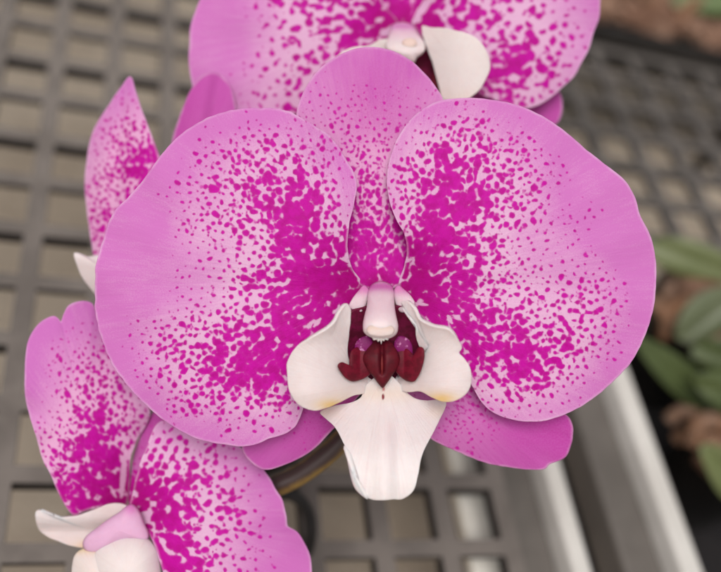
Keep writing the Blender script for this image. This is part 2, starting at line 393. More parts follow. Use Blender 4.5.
RP_OUT = [(399,284),(405,264),(407,247),(404,233),(396,219),(389,199),(387,178),(390.5,157),(399,136),(413.6,117),(434,103),(464,98.3),(489,99.7),(518.5,106),(544,117.5),(565,132),(586,150),(607,166.5),(623.5,179.5),(633.5,195),(639.5,215),(648.6,232.7),(654,252),(655.8,276),(653.5,305),(646,332),(632,360),(615,379),(590,400),(565,414),(539.5,421),(514,419.7),(493,412),(480.5,400),(473,387),(455,355),(425,320),(404,302)]
RP_D = [(440,112,-.03),(420,125,.06),(404,150,.06),(410,165,.3),(397,185,.15),(394,205,.12),(403,225,.2),(410,195,.42),(430,140,.34),(445,130,.22),(460,125,.2),(490,125,.16),(505,128,.06),(470,140,.48),(450,150,.64),(430,160,.8),(420,185,.82),(430,210,.92),(415,237,.92),(412,255,.9),(450,175,.82),(470,165,.66),(490,150,.43),(510,150,.32),(530,150,.1),(500,165,.55),(520,165,.43),(540,165,.15),(490,185,.66),(470,195,.84),(450,210,.95),(440,235,.96),(430,265,.97),(420,290,1.05),(405,292,1.05),(470,220,.84),(490,210,.62),(510,195,.48),(530,185,.48),(547,175,.12),(530,200,.3),(515,215,.26),(495,230,.48),(475,245,.88),(460,265,.95),(480,262,.74),(495,255,.38),(510,240,.16),(525,225,.2),(540,215,.1),(560,200,.0),(575,222,.07),(590,210,.03),(605,190,-.05),(550,235,.08),(530,255,.11),(515,270,.22),(500,280,.33),(485,290,.52),(465,290,.9),(440,295,.96),(500,300,.5),(520,290,.32),(540,285,.15),(560,270,.08),(585,265,.03),(570,285,.15),(555,295,.27),(575,300,.36),(600,295,.25),(615,300,.1),(627,290,.0),(640,260,-.06),(635,230,-.06),(610,230,-.04),(645,300,-.06),(612,320,.2),(595,315,.42),(575,325,.6),(555,315,.42),(535,310,.38),(515,315,.48),(495,320,.74),(470,320,.86),(445,315,.86),(520,335,.8),(545,335,.62),(570,345,.68),(590,335,.36),(610,345,.13),(625,330,.0),(600,360,.1),(580,365,.26),(560,365,.58),(535,360,.85),(505,355,.86),(480,350,.8),(470,340,.82),(490,375,.6),(510,380,.8),(535,380,.7),(555,385,.36),(575,385,.08),(500,395,.3),(520,398,.37),(545,400,.2),(560,400,.03),(490,402,.0),(520,412,-.05),(562,412,-.05),(602,385,-.05),(640,345,-.06),(625,360,-.05),(560,140,-.05),(585,165,-.04),(540,125,-.05),(500,108,-.05),(455,360,.85),(440,335,.85)]
def rp_depth(x, y, t, th):
    r = np.hypot(x - 400, y - 290)
    return (-15 * (1 - t ** 2.2) + 20 * np.exp(-(r / 36) ** 2) + 3.0 * t ** 4 * np.sin(6 * th + 2.2) + 1.6 * t ** 3 * np.sin(12 * th + 1.4)
            + 3.5 * np.exp(-((y - 288) / 16) ** 2) * sstep(x - 400, 10, 60) * (1 - sstep(x - 400, 110, 230)) + .03 * np.maximum(x - 520, 0)
            + 1.0 * np.sin((y + .4 * x) / 11.5) * sstep(x - 510, 20, 110) * (1 - t ** 6))
blade('petal', M['petal'], front, RP_OUT, (520, 265), rp_depth, (397, 289), 190, 680, seed=1.0,
      extra=spots(RP_D, 9, (397, 289), deep_r=48, pale_pts=[(550,260,.22),(590,280,.12),(600,210,-.12),(640,250,-.14),(480,105,-.05),(560,150,-.16),(640,330,-.1),(560,415,.05),(500,410,.1)],
                  streaks=[(405,258,398,283,2.6,1.2),(416,303,428,305,1.5,.8),(448,316,452,323,2.0,.8),(404,262,414,258,1.4,.8)]))

DS_OUT = [(373,47.5),(391.5,51),(410,60.5),(425,74.5),(437.5,90),(445,106),(446,125),(441,150),(432,180),(421,215),(409,250),(398,286),(362,286),(346,252),(331,215),(316,180),(302,148),(296.5,125),(298,107),(306,88),(318,71),(333.5,59),(352,50)]
DS_D = [(373,60,-.05),(340,80,.0),(410,80,.0),(373,100,.03),(320,110,.06),(425,110,.06),(345,125,.12),(400,125,.14),(373,125,.12),(315,140,.2),(435,140,.2),(350,145,.28),(400,148,.3),(375,145,.26),(330,165,.3),(420,165,.3),(350,172,.46),(375,172,.46),(400,172,.46),(355,195,.58),(378,195,.6),(400,195,.58),(360,215,.72),(380,215,.74),(400,215,.72),(355,235,.82),(378,235,.8),(400,235,.82),(360,252,.8),(380,250,.82),(400,252,.8),(368,261,.66),(392,261,.66),(380,264,.8),(380,276,1.2),(365,280,1.2),(395,280,1.2)]
blade('dorsal_sepal', M['petal_fine'], front, DS_OUT, (373, 135), lambda x, y, t, th: 26 - 12 * (1 - t ** 2) + 2 * t ** 3 * np.sin(5 * th) - 5 * sstep(y, 230, 285),
      (380, 286), 120, 480, seed=2.0,
      extra=spots(DS_D, 12, (380, 286), cell=6.3, deep_r=16, deep_gain=1.0, pale_pts=[(373,60,.1),(373,110,-.05),(330,90,.25),(310,110,.3),(425,95,.25),(440,115,.3),(345,130,.25),(400,130,.25),(373,160,.35),(373,190,.4),(373,240,.35)], blush=[(373,80,.85),(375,105,.9),(345,100,.5),(405,100,.5),(345,75,.35),(400,75,.4),(310,105,0),(437,110,0),(330,70,.05),(370,135,.4),(373,52,.1),(373,165,.05),(373,200,0),(373,250,0),(320,140,.0),(430,140,.0)]))

LS_D = [(320,420,.04),(300,420,.03),(260,450,-.03),(290,450,.0)]
LS_OUT = [(372,325),(350,340),(318,365),(285,395),(258,420),(243,440),(243,452),(252,463),(264,468.5),(278,467),(300,457),(318,444),(332,431),(355,400),(385,360)]
blade('lateral_sepal', M['sepal_back'], front, LS_OUT, (305, 415), lambda x, y, t, th: 34 - 12 * (1 - t ** 2) + 0.03 * (y - 400), (378, 335), 50, 240, seed=3.0,
      extra=spots(LS_D, 12, (378, 335), cell=5.0, blush=[(300,430,.5),(280,455,.25),(250,450,.3),(330,420,.7)], pale_pts=[(300,430,-.1)]))
RS_OUT = [(390,325),(420,340),(455,362),(500,385),(540,402),(562,412),(571,421),(572,438),(566,456),(556,461),(549,464),(545,468.5),(530,469),(514,467.5),(485,462),(455,450),(430,437),(412,410),(390,360)]
RS_D = [(440,410,.1),(452,408,.28),(462,415,.25),(475,420,.2),(462,402,.3),(450,425,.08),(468,438,.06),(500,440,-.02),(550,440,-.05),(520,460,-.05),(485,430,.06)]
blade('lateral_sepal', M['sepal_back'], front, RS_OUT, (490, 420), lambda x, y, t, th: 34 - 12 * (1 - t ** 2) + 2.5 * np.exp(-((y - 395 - .35 * (x - 440)) / 8) ** 2), (385, 335), 50, 260, seed=4.0,
      extra=spots(RS_D, 12, (385, 335), cell=5.2, blush=[(520,430,.95),(550,430,1.0),(563,440,.7),(500,430,.55),(500,455,.12),(470,420,.3),(450,410,.1),(450,440,.25),(535,462,.1)], pale_pts=[(460,410,.25),(500,460,.2),(550,440,-.2)]))

# lip: mid lobe with its side lobes, throat and callus
def ml_tint(x, y):
    c = np.tile(WHITE, (len(x), 1))
    c = lerp(c, WARM, .75 * np.exp(-((y - 394) / 9) ** 2) * np.exp(-((x - 383) / 45) ** 2))
    c = lerp(c, (.72, .60, .61), .6 * np.exp(-((x - 388) / 12) ** 2) * sstep(y, 400, 440))
    c = lerp(c, (.84, .775, .765), sstep(y, 430, 480) * .7)  # lower lobe tinted whiter to stand for the bright light on it
    c = lerp(c, (.80, .62, .42), .35 * np.exp(-((y - 412) / 8) ** 2) * sstep(np.abs(x - 383), 30, 60))
    c = lerp(c, MAROON, 1 - sstep(np.hypot((x - 383) / 1.5, (y - 397) / 3.6), .6, 1.1))
    c = lerp(c, (.55, .08, .10), .7 * (1 - sstep(np.hypot((x - 383.5) / 1.2, (y - 389) / 2.5), .6, 1.2)))
    return rgba(c)
ML_OUT = [(384,372),(395,379),(403,388),(409,395),(417,399.5),(426,400.5),(436,400),(445,402.7),(444,410),(436,426),(427,443),(421,459),(417.5,476),(413,490),(402.5,497.5),(392,499),(383,500),(372,498.5),(366,495),(362.5,489),(360,481),(356.5,470),(351.5,458),(345,446),(336,428),(327,419.5),(320.5,412.5),(327,409),(338,405.5),(349,403.5),(358,400),(362,396),(364,388),(373,379)]
def ml_depth(x, y, t, th):
    k = sstep(y, 375, 500)
    return -14 - 46 * k + 14 * np.maximum((y - 440) / 62, 0) ** 2.2 + np.minimum((np.abs(x - 384) / 62) ** 2 * 26, 30) * (1 - .4 * k) - 4.0 * np.exp(-((x - 384) / 10) ** 2) * sstep(y, 398, 440) + 2.0 * np.exp(-((x - 397) / 6) ** 2) * sstep(y, 405, 450) + 1.5 * np.sin(x / 7) * t ** 4
lip = blade('lip', M['wax'], front, ML_OUT, (384, 430), ml_depth, (384, 372), 60, 260, thick=3.0, seed=5.0, extra=lambda x, y, t, r: {'tint': ml_tint(x, y)})
# folded lower-left margin of the mid lobe, standing away from it by a thin slit
fold = [(344.5,446),(347.5,455),(350,466),(352.5,477),(356,487),(361,493),(368,498),(364.5,493.5),(361,489),(358,482),(355,472),(352,462),(348.5,452)]
blade('folded_margin', M['wax'], lip, fold, (354, 475), lambda x, y, t, th: ml_depth(x, y, t, th) - 3 * (1 - t ** 2) - 1, None, 12, 120, thick=3.4, is_sub=True, extra=lambda x, y, t, r: {'tint': ml_tint(x, y)})

PATCH = {-1: [(337.5,366),(339,363.2),(342.5,362),(346,364),(348.6,366),(349.5,358),(352,350),(362,346),(372,352),(372,372),(366,377.5),(359.5,380.3),(352.7,381.5),(346,378.5),(340.5,372)],
         1: [(417,348.5),(420.5,346.6),(423.6,348.5),(424.6,356),(422,368),(418,377),(414,381.6),(407,381.2),(400,376.5),(395,370),(395,352),(404,347),(411,352),(414,355)]}
def sl_tint(sx):
    def f(x, y, t, r):
        c = np.tile(WHITE * np.array((.985, .965, .955)), (len(x), 1))
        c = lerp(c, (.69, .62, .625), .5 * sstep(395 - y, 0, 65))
        xx = np.where(sx < 0, x, 766 - x)
        c = lerp(c, YELLOW, 1.0 * np.exp(-((xx - np.where(x > 383, 326, 333)) / 15) ** 2) * np.exp(-((y - np.where(x > 383, 398, 404)) / 6.0) ** 2))
        c = lerp(c, WARM, .6 * np.exp(-((xx - 345) / 18) ** 2) * np.exp(-((y - 396) / 9) ** 2))
        return {'tint': rgba(c)}
    return f
SLL = [(345.5,303.2),(349.5,307),(350,318),(348.5,334),(346.5,350),(349,362),(358,372),(372,381),(371,388),(363,393),(352,395),(343.5,399.3),(328,406.5),(313,409.8),(300,404.5),(291.4,393),(288.3,380),(288,364),(296,347),(310,337.5),(325,328.5),(334,320.5),(339.5,310)]
def sll_depth(x, y, t, th):
    u = np.clip((360 - x) / 70, -.1, 1.1)
    return -15 - 34 * np.sin(u * 2.05) + 3 * np.cos((y - 360) / 14) - 10 * sstep(348 - y, 0, 45) + 8 * sstep(y, 388, 412) - 4 * t ** 4 * sstep(345 - y, 0, 20)
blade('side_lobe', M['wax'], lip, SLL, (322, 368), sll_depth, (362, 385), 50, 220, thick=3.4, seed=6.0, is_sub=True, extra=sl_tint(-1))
SLR = [(401.5,302.5),(407.5,300.8),(414,306.5),(420,318),(432,324.5),(447.5,328.5),(457,336.5),(461.3,347),(458.3,353),(463.5,358.5),(469.3,367),(470.6,380),(466.5,392),(457,399.6),(444.4,401.0),(433,396.5),(421,391.5),(409,391.5),(396,388),(394,381),(408,373),(419,364),(422.5,352),(417.5,338),(414,323),(407,313)]
def slr_depth(x, y, t, th):
    u = np.clip((x - 405) / 66, -.1, 1.1)
    return -15 - 34 * np.sin(u * 2.05) + 3 * np.cos((y - 362) / 14) - 10 * sstep(348 - y, 0, 45) + 8 * sstep(y, 385, 406) - 4 * t ** 4 * sstep(340 - y, 0, 20) + 2.0 * np.sin(y / 6.0) * t ** 5 * sstep(x, 440, 460)
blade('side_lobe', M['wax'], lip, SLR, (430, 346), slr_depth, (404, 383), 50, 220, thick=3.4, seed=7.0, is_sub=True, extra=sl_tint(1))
TH_OUT = [(350,312),(383,305),(414,310),(420,330),(424,352),(420,370),(404,378),(384,380),(362,378),(346,372),(345,352),(349,330)]
blade('throat', M['throat'], lip, TH_OUT, (383, 348), lambda x, y, t, th: 2 + 12 * (1 - t ** 2) - 6 * sstep(y, 355, 380), None, 24, 120, thick=2.0, is_sub=True)
for sx in (1, -1):
    f = lambda pts: [(x if sx > 0 else 767 - x, y) for x, y in pts]
    c = lambda p: (p[0] if sx > 0 else 767 - p[0], p[1])
    pillow('throat_tooth', M['mottle'], lip, f([(355,345),(360,338),(368,336),(373,343),(371,352),(365,354),(360,360),(355.5,358)]), c((363.5, 347)), -25, 2.2, is_sub=True, seed=sx)
for sx, pc in ((-1, (356, 368)), (1, (409, 366))):
    pillow('callus_ridge', M['ridge'], lip, PATCH[sx], pc, lambda x, y: -24 - .80 * np.maximum(np.abs(x - 382) - 22, 0), 5, 16, 110, is_sub=True, seed=sx)
pillow('callus', M['maroon'], lip, [(382,337),(390,340),(396,348),(400,357),(399,365),(392,376),(386.5,384),(382.6,388),(378.5,384),(372.5,376),(365,366),(362.5,358),(367,348),(374,340)], (382, 363),
       lambda x, y: -27 + 5 * np.exp(-((x - 382) / 2.6) ** 2) * sstep(378 - y, 0, 8) + .35 * np.maximum(355 - y, 0), 9, 24, 120, is_sub=True)
pillow('callus_keel', flat_wax('red_keel_tissue', (.15, .008, .012), (.19, .016, .016), .2), lip, [(382,354),(383.3,360),(383.2,371),(382,377),(380.8,371),(380.7,360)], (382, 366), -31, 3, is_sub=True)

# column
def col_tint(x, y):
    c = np.tile(np.array((.74, .57, .62)), (len(x), 1))
    c = lerp(c, (.50, .06, .36), .85 * np.exp(-((y - 286 - .03 * (x - 381) ** 2 * .3) / 5.5) ** 2))
    c = lerp(c, (.60, .16, .46), .6 * sstep(np.abs(x - 381), 15, 24) * sstep(305 - y, 0, 12))
    c = lerp(c, (.78, .67, .67), sstep(y, 305, 330) * .8)
    return rgba(c)
CO_OUT = [(371.5,284.5),(381,281),(391,284.5),(394,290),(394.3,298),(394.8,307),(396.5,317),(398.2,326),(397,333),(392,337.5),(381.5,339.5),(371,337.5),(364,332.5),(362.8,325),(364.5,315),(366.8,306),(367.5,297),(368,290)]
column = pillow('column', M['column'], front, CO_OUT, (381, 318), lambda x, y: 22 - 58 * sstep(y, 270, 330), 17, 24, 120, tintf=col_tint, power=.5)
for wing, wc in (([(364,285),(369,290),(367,302),(362,312),(355,311),(349,306),(352,299),(358,291)], (360, 300)), ([(398,285),(405,290),(412,297),(415,304),(407,312),(400,312),(395,302),(394,290)], (403, 300))):
    pillow('column_wing', M['column'], column, wing, wc, 4, 3, tintf=lambda x, y: rgba(lerp(np.tile(np.array((.55,.17,.40)), (len(x), 1)), (.69,.53,.59), sstep(y, 288, 300))), is_sub=True)
cap_t = lambda x, y: rgba(lerp(np.tile(np.array((.74, .61, .59)), (len(x), 1)), (.66, .45, .35), .55 * np.exp(-((y - 327) / 4.0) ** 2)))
pillow('anther_cap', M['column'], column, [(366.5,330),(369,326),(374.5,324.3),(380.5,325.2),(386.5,324.3),(392,326),(394.5,330),(392,334.3),(386.5,336),(380.5,336.6),(374.5,336),(369,334.3)], (380.5, 330.5), -48.5, 2.6, tintf=cap_t, is_sub=True)
pillow('rostellum', M['column'], column, [(372,336),(389,336),(388,340.3),(385.5,339.5),(384,341.5),(382.5,340.5),(381.3,344.5),(380,340.7),(378,342),(376.5,339.8),(373.5,340.3)], (380.5, 338), -38, 3, 8, 80, tintf=lambda x, y: rgba(np.tile(np.array((.74, .66, .64)), (len(x), 1))), is_sub=True)

# ================================================================== the flower behind at the top
top = thing('orchid_flower', 'blossom at the top edge behind the front flower, showing one white side lobe', 'orchid flower', P(405, 20, 160), G_FLOWER)
TD = 150
TL_OUT = [(398,24),(384,6),(374,-25),(352,-62),(318,-84),(276,-88),(236,-62),(208,-14),(193,18),(189.5,45),(189,60),(194,90),(212,118),(245,128),(285,118),(320,100),(355,72),(382,48)]
TL_D = [(200,20,-.06),(200,60,-.06),(225,30,-.05),(230,60,-.03),(235,75,.03),(240,100,.08),(255,95,.1),(262,85,.12),(275,70,.22),(288,40,.38),(300,20,.45),(310,5,.5),(290,0,.25),(260,15,.06),(250,40,-.02),(300,60,.45),(320,30,.55),(340,10,.55),(335,45,.6),(315,75,.4),(295,90,.3),(280,105,.15),(350,30,.5),(365,10,.6),(375,30,.8),(388,24,.7),(360,50,.55),(290,-40,.3),(330,-40,.5),(230,-30,-.05)]
blade('petal', M['petal_big'], top, TL_OUT, (285, 20), lambda x, y, t, th: TD - 14 * (1 - t ** 2) + 18 * np.exp(-(np.hypot(x-398, y-22) / 40) ** 2) + 3 * t ** 3 * np.sin(6 * th) + 3 * np.sin((y - .1 * x) / 12) * sstep(290 - x, 0, 60) * (1 - t ** 4), (400, 24), 120, 460, seed=8.0,
      extra=spots(TL_D, 15, (400, 24), cell=10, deep_r=40, pale_pts=[(230,60,.1),(220,10,.0),(260,90,.45),(300,60,.35),(340,20,.45),(240,35,-.05),(205,90,0)]))
TR_OUT = [(412,20),(424,0),(436,-30),(460,-62),(505,-80),(556,-70),(590,-40),(600,-4),(598,18),(592,38),(579,68),(562,88),(545,101),(528,108.5),(508,104),(485,96),(455,75),(428,45)]
TR_D = [(590,20,-.05),(575,60,-.04),(550,90,-.03),(595,-10,-.05),(560,15,.1),(578,15,.04),(565,30,.2),(555,40,.35),(570,45,.18),(545,50,.7),(530,70,.85),(510,80,.9),(520,60,.85),(500,65,.95),(540,75,.5),(555,65,.25),(520,90,.4),(500,92,.4),(535,92,.1),(495,45,.55),(510,35,.35),(525,25,.3),(540,25,.32),(530,8,.25),(505,15,.35),(485,10,.5),(470,20,.55),(455,10,.5),(440,8,.6),(480,30,.65),(430,15,.6),(420,20,.9),(460,-20,.5),(500,-20,.4),(540,-20,.2),(560,-5,.1),(475,5,.5)]
blade('petal', M['petal_big'], top, TR_OUT, (520, 20), lambda x, y, t, th: TD - 14 * (1 - t ** 2) + 18 * np.exp(-(np.hypot(x-410, y-22) / 40) ** 2) + 3 * t ** 3 * np.sin(6 * th + 1), (406, 24), 120, 460, seed=9.0,
      extra=spots(TR_D, 12, (406, 24), cell=10, deep_r=36, pale_pts=[(520,20,.45),(560,20,.25),(470,5,.4),(590,30,-.05),(560,90,-.05),(540,50,.25)], streaks=[(416,14,424,4,6,.9)]))
blade('dorsal_sepal', M['petal_fine'], top, [(394,28),(378,4),(352,-40),(346,-90),(366,-130),(404,-148),(442,-130),(460,-90),(452,-40),(430,2),(415,28)], (404, -60),
      lambda x, y, t, th: TD + 22 - 10 * (1 - t ** 2), (404, 26), 30, 160, seed=10.0,
      extra=spots([(404,15,1.1),(404,2,.75),(404,-20,.6),(404,-60,.3),(404,-120,0)], 14, (404, 26), cell=9, deep_r=18))
blade('lateral_sepal', M['sepal_back'], top, [(412,35),(440,40),(490,55),(540,75),(559,92),(562.5,108),(558,122),(545,128),(500,118),(450,90),(415,60)], (490, 85),
      lambda x, y, t, th: TD + 36 - 8 * (1 - t ** 2), (400, 30), 30, 160, seed=11.0, extra=spots([(440,60,.1),(540,110,-.05)], 20, (400, 30), blush=[(540,110,.55),(470,80,.4)]))
blade('lateral_sepal', M['sepal_back'], top, [(398,35),(370,45),(320,65),(280,90),(262,108),(268,124),(300,128),(350,108),(390,75)], (325, 92),
      lambda x, y, t, th: TD + 36 - 8 * (1 - t ** 2), (410, 30), 30, 160, seed=12.0, extra=spots([(370,60,.1),(280,110,-.05)], 20, (410, 30), blush=[(280,110,.4),(340,80,.4)]))
tl_tint = lambda x, y, t=None, r=None: {'tint': rgba(lerp(np.tile(np.array((.71, .64, .62)), (len(x), 1)), WARM, .4 * sstep(y, 80, 104)))}
tlip = blade('lip', M['wax'], top, [(404,84),(424,92),(440,102),(452,108),(440,130),(428,158),(418,182),(402,190),(386,182),(376,158),(362,130),(350,110),(372,98),(390,88)], (402, 135),
      lambda x, y, t, th: TD - 20 - 30 * sstep(y, 85, 190) + ((x - 402) / 60) ** 2 * 22, None, 30, 140, thick=3, seed=13.0, extra=tl_tint)
blade('side_lobe', M['wax'], tlip, [(422.5,26.5),(432,28),(446,28.5),(457,30.5),(468,34.5),(479,42),(487,54),(489.5,68),(484,82),(476,92.5),(464,101),(451,103),(443,99),(440,88),(436,72),(430,56),(425,41)], (458, 66),
      lambda x, y, t, th: TD - 18 - 30 * np.sin(np.clip((x - 423) / 66, 0, 1.05) * 2.05), None, 36, 160, thick=3.5, seed=14.0, is_sub=True, extra=tl_tint)
blade('side_lobe', M['wax'], tlip, [(388,40),(380,40),(370,45),(352,48),(338,56),(326,72),(328,88),(340,100),(356,102),(368,96),(376,80),(384,58)], (355, 74),
      lambda x, y, t, th: TD - 14 - 28 * np.sin(np.clip((388 - x) / 62, 0, 1.05) * 2.05), None, 36, 160, thick=3.5, seed=15.0, is_sub=True, extra=tl_tint)
blade('throat', M['throat'], tlip, [(392,38),(408,34),(424,38),(430,56),(436,72),(442,92),(432,98),(412,96),(392,90),(384,70)], (412, 68), lambda x, y, t, th: TD + 2 + 6 * (1 - t ** 2) - 14 * sstep(y, 60, 95), None, 16, 90, is_sub=True)
pillow('callus_ridge', M['ridge'], tlip, [(434,72),(439,78),(444,90),(441,97),(434,92),(431,82)], (437, 85), TD - 14, 5, is_sub=True)
def tc_tint(x, y):
    c = np.tile(np.array((.70, .51, .58)), (len(x), 1))
    c = lerp(c, (.52, .14, .42), .8 * np.exp(-((y - 26) / 4.5) ** 2) + .6 * sstep(np.abs(x - 404), 14, 21) * sstep(40 - y, 0, 14))
    c = lerp(c, (.74, .64, .64), sstep(y, 34, 44)); return rgba(c)
tcol = pillow('column', M['column'], top, [(392,25),(402,22.5),(412,25),(417,32),(424,42),(425,50),(421,55),(417,58),(414,63),(405,62),(396,56),(386,48),(387,40),(390,32)], (405, 42), lambda x, y: TD + 4 - 38 * sstep(y, 22, 55), 15, 20, 100, tintf=tc_tint, power=.6)
pillow('anther_cap', M['column'], tcol, [(402,42),(406,38.5),(411,38),(416,40),(417,45),(414,50),(408,51),(403,48)], (410, 44.5), TD - 38, 5, tintf=lambda x, y: rgba(np.tile(np.array((.70, .54, .48)), (len(x), 1))), is_sub=True)

# ================================================================== the flower turned away at the upper left
ul = thing('orchid_flower', 'blossom turned sideways at the upper left, with a pointed upright petal and white lip tip', 'orchid flower', P(150, 230, 130), G_FLOWER)
UD = 120
UL_OUT = [(130.5,77),(136,92),(142.5,112),(149,128),(155,143),(160,165),(158,195),(150,225),(135,252),(112,268),(97,262),(92,241),(87.5,213),(85.5,185),(86.5,165),(92,137),(100,119),(109,105),(120,90)]
UL_D = [(130,85,-.05),(118,110,.0),(125,105,.1),(130,120,.4),(120,125,.3),(108,120,-.02),(98,140,-.06),(110,140,.25),(125,140,.6),(140,140,.7),(150,150,.7),(138,125,.15),(145,160,.85),(130,160,.6),(115,160,.35),(100,165,.15),(92,170,-.05),(140,180,.9),(125,180,.6),(110,180,.4),(98,190,.3),(90,200,.0),(130,205,.7),(110,205,.5),(97,215,.45),(105,230,.6),(98,240,.6),(92,235,.1),(130,240,.9)]
blade('petal', M['petal_fine'], ul, UL_OUT, (122, 180), lambda x, y, t, th: UD + 30 - .55 * (x - 90) - 10 * (1 - t ** 2) + 4 * np.exp(-((x - 118 - .1 * (180 - y)) / 10) ** 2), (150, 250), 100, 360, seed=16.0,
      extra=spots(UL_D, 11, (150, 250), cell=6.0, deep_r=30, pale_pts=[(115,150,.35),(100,190,.35),(120,190,.3),(92,150,-.1),(130,90,-.1)]))
blade('dorsal_sepal', M['sepal_back'], ul, [(173,140),(177,124),(184.5,106),(189,94),(196,83),(204,75.5),(212,72.5),(221,75.5),(228,83),(233,94),(236,112),(232,150),(215,200),(185,240),(160,250),(160,215),(166,170)], (200, 145), lambda x, y, t, th: UD + 15 - 10 * (1 - t ** 2) + 6 * np.exp(-((x - 208 - .2 * (140 - y)) / 9) ** 2), (165, 245), 50, 220, seed=17.0,
      extra=spots([(200,100,-.06),(220,85,-.06),(190,180,.1),(170,230,.6)], 18, (165, 245), blush=[(200,110,.75),(215,85,.5),(226,100,.25),(185,130,.6),(232,110,.15)]))
blade('lateral_sepal', M['sepal_back'], ul, [(158,250),(175,262),(195,285),(210,315),(205,335),(185,330),(165,305),(150,270)], (180, 295), lambda x, y, t, th: UD + 10 - 8 * (1 - t ** 2), (155, 248), 24, 120, seed=18.0, extra=spots([(160,260,.4),(200,320,-.05)], 18, (155, 248)))
blade('petal', M['petal_fine'], ul, [(160,248),(180,225),(210,205),(245,200),(275,215),(285,245),(270,280),(240,295),(205,290),(175,270)], (225, 248), lambda x, y, t, th: UD + 40 - 8 * (1 - t ** 2), (155, 250), 30, 160, seed=19.0, extra=spots([(170,250,1),(210,245,.6),(250,245,.2),(275,245,0)], 20, (155, 250)))
ulip = blade('lip', M['wax'], ul, [(74.5,253.5),(79,254.5),(87,257.5),(95,257),(110,256),(130,252),(150,250),(152,258),(138,275),(120,292),(108,300),(97,294),(90,286),(82,275),(77,264)], (108, 272), lambda x, y, t, th: UD - 20 + .35 * (x - 75) - 8 * (1 - t ** 2), None, 30, 140, thick=3.5, seed=20.0, extra=lambda x, y, t, r: {'tint': rgba(lerp(np.tile(np.array((.62, .54, .53)), (len(x), 1)), WHITE, sstep(268 - y, 0, 14)))})
pillow('column', M['column'], ul, [(110,246),(122,240),(140,240),(156,244),(160,252),(150,260),(130,260),(114,256)], (136, 250), UD - 8, 10, tintf=lambda x, y: rgba(np.tile(np.array((.66,.42,.55)), (len(x), 1))))

# ================================================================== the flower at the lower left
bl = thing('orchid_flower', 'blossom at the lower left corner in side view, its cupped white lip pointing left', 'orchid flower', P(135, 510, 90), G_FLOWER)
BD = 62
BL_OUT = [(125,505),(112,507),(98,507.5),(84,511),(74,515),(68,509),(63,500),(56,487),(49,472),(42,455),(37,438),(31,420),(27,403),(25,388),(24.7,374),(25.5,358),(28,343),(33,332),(39.5,323),(46.5,317.5),(54,315.5),(58,318.5),(61,322),(64,314),(68,306),(75,302),(84,301),(91.5,303),(96,312),(104,330),(120,360),(140,390),(149,404),(148.5,416),(144,428),(138,438),(134,447),(131,456),(129.5,470),(129,485),(128,497)]
BL_D = [(80,305,-.06),(70,330,-.02),(50,330,-.06),(35,350,-.06),(35,390,-.06),(45,430,-.02),(35,410,-.03),(60,340,.05),(70,350,.14),(85,350,.14),(75,375,.3),(90,370,.4),(60,380,.1),(100,380,.6),(95,400,.7),(80,400,.42),(65,410,.2),(55,425,.18),(110,395,.55),(120,390,.3),(135,405,.05),(140,420,.12),(120,415,.6),(105,420,.9),(90,425,.85),(80,440,.7),(65,440,.4),(52,450,.3),(60,465,.45),(75,460,.65),(95,450,.95),(110,440,.9),(125,440,.5),(118,460,1),(100,475,.95),(82,480,.75),(66,485,.6),(72,500,.85),(90,500,1),(110,495,1.05),(95,340,.1),(110,360,.25),(125,375,.1),(120,500,.6)]
blade('petal', M['petal_fine'], bl, BL_OUT, (85, 420), lambda x, y, t, th: BD + 26 - .32 * (120 - x) - 11 * (1 - t ** 2) + 3 * t ** 4 * np.sin(8 * th) + 12 * np.exp(-(np.hypot(x-125, y-505) / 40) ** 2), (130, 512), 120, 440, seed=21.0,
      extra=spots(BL_D, 12, (130, 512), cell=6.4, deep_r=45, deep_gain=1.1, pale_pts=[(60,360,-.05),(85,340,.15),(60,420,.2),(60,460,.3),(80,380,.2),(30,370,-.1),(80,305,-.1),(140,410,-.05)], streaks=[(125,452,121,496,2.6,.9)]))
BR_OUT = [(131,508),(132,494),(135,482),(139,470),(143,456),(148,442),(153,430),(158,424),(164,421.5),(180,424),(200,431),(222,439),(242,448.5),(253,457),(262,468),(272,482),(281,498),(285,512),(287.5,525.5),(291,528),(297,531.5),(303,540),(308,553),(312,572),(313,600),(306,640),(286,672),(252,682),(215,668),(188,632),(170,592),(160,560),(149,533)]
BR_D = [(165,430,.0),(180,435,.1),(200,445,.2),(220,455,.1),(240,460,-.04),(155,445,.2),(165,455,.5),(185,455,.42),(205,465,.38),(225,475,.3),(245,480,.06),(260,490,-.03),(275,510,-.04),(265,510,.02),(150,465,.6),(165,475,.65),(185,480,.55),(205,485,.45),(225,495,.4),(240,500,.25),(250,515,.15),(145,490,.9),(160,495,.65),(180,500,.62),(200,510,.55),(220,515,.4),(235,525,.28),(250,535,.15),(265,535,.03),(280,545,-.05),(300,560,-.06),(155,515,.7),(175,525,.8),(195,535,.65),(215,540,.45),(235,550,.25),(255,560,.06),(165,545,.85),(180,560,.95),(200,560,.6),(220,568,.3),(240,575,.1),(140,505,1),(210,600,.4),(260,620,0)]
blade('petal', M['petal_big'], bl, BR_OUT, (215, 540), lambda x, y, t, th: BD - 4 - 14 * (1 - t ** 2) + .12 * (x - 200) - .16 * (y - 500) + 3 * t ** 4 * np.sin(7 * th + 2) + 18 * np.exp(-(np.hypot(x-135, y-508) / 34) ** 2), (128, 508), 140, 520, seed=22.0,
      extra=spots(BR_D, 12, (128, 508), cell=8.8, deep_r=40, pale_pts=[(190,450,.1),(150,515,.3),(165,500,.3),(280,520,-.1),(300,560,-.1),(220,450,-.1),(220,520,.1)], blush=[(270,540,.15),(300,560,.2),(170,430,.0),(250,470,.12),(200,500,0)], streaks=[(137,522,150,512,4.5,.8),(152,505,158,500,4,.6),(152,545,158,556,4,.6)]))
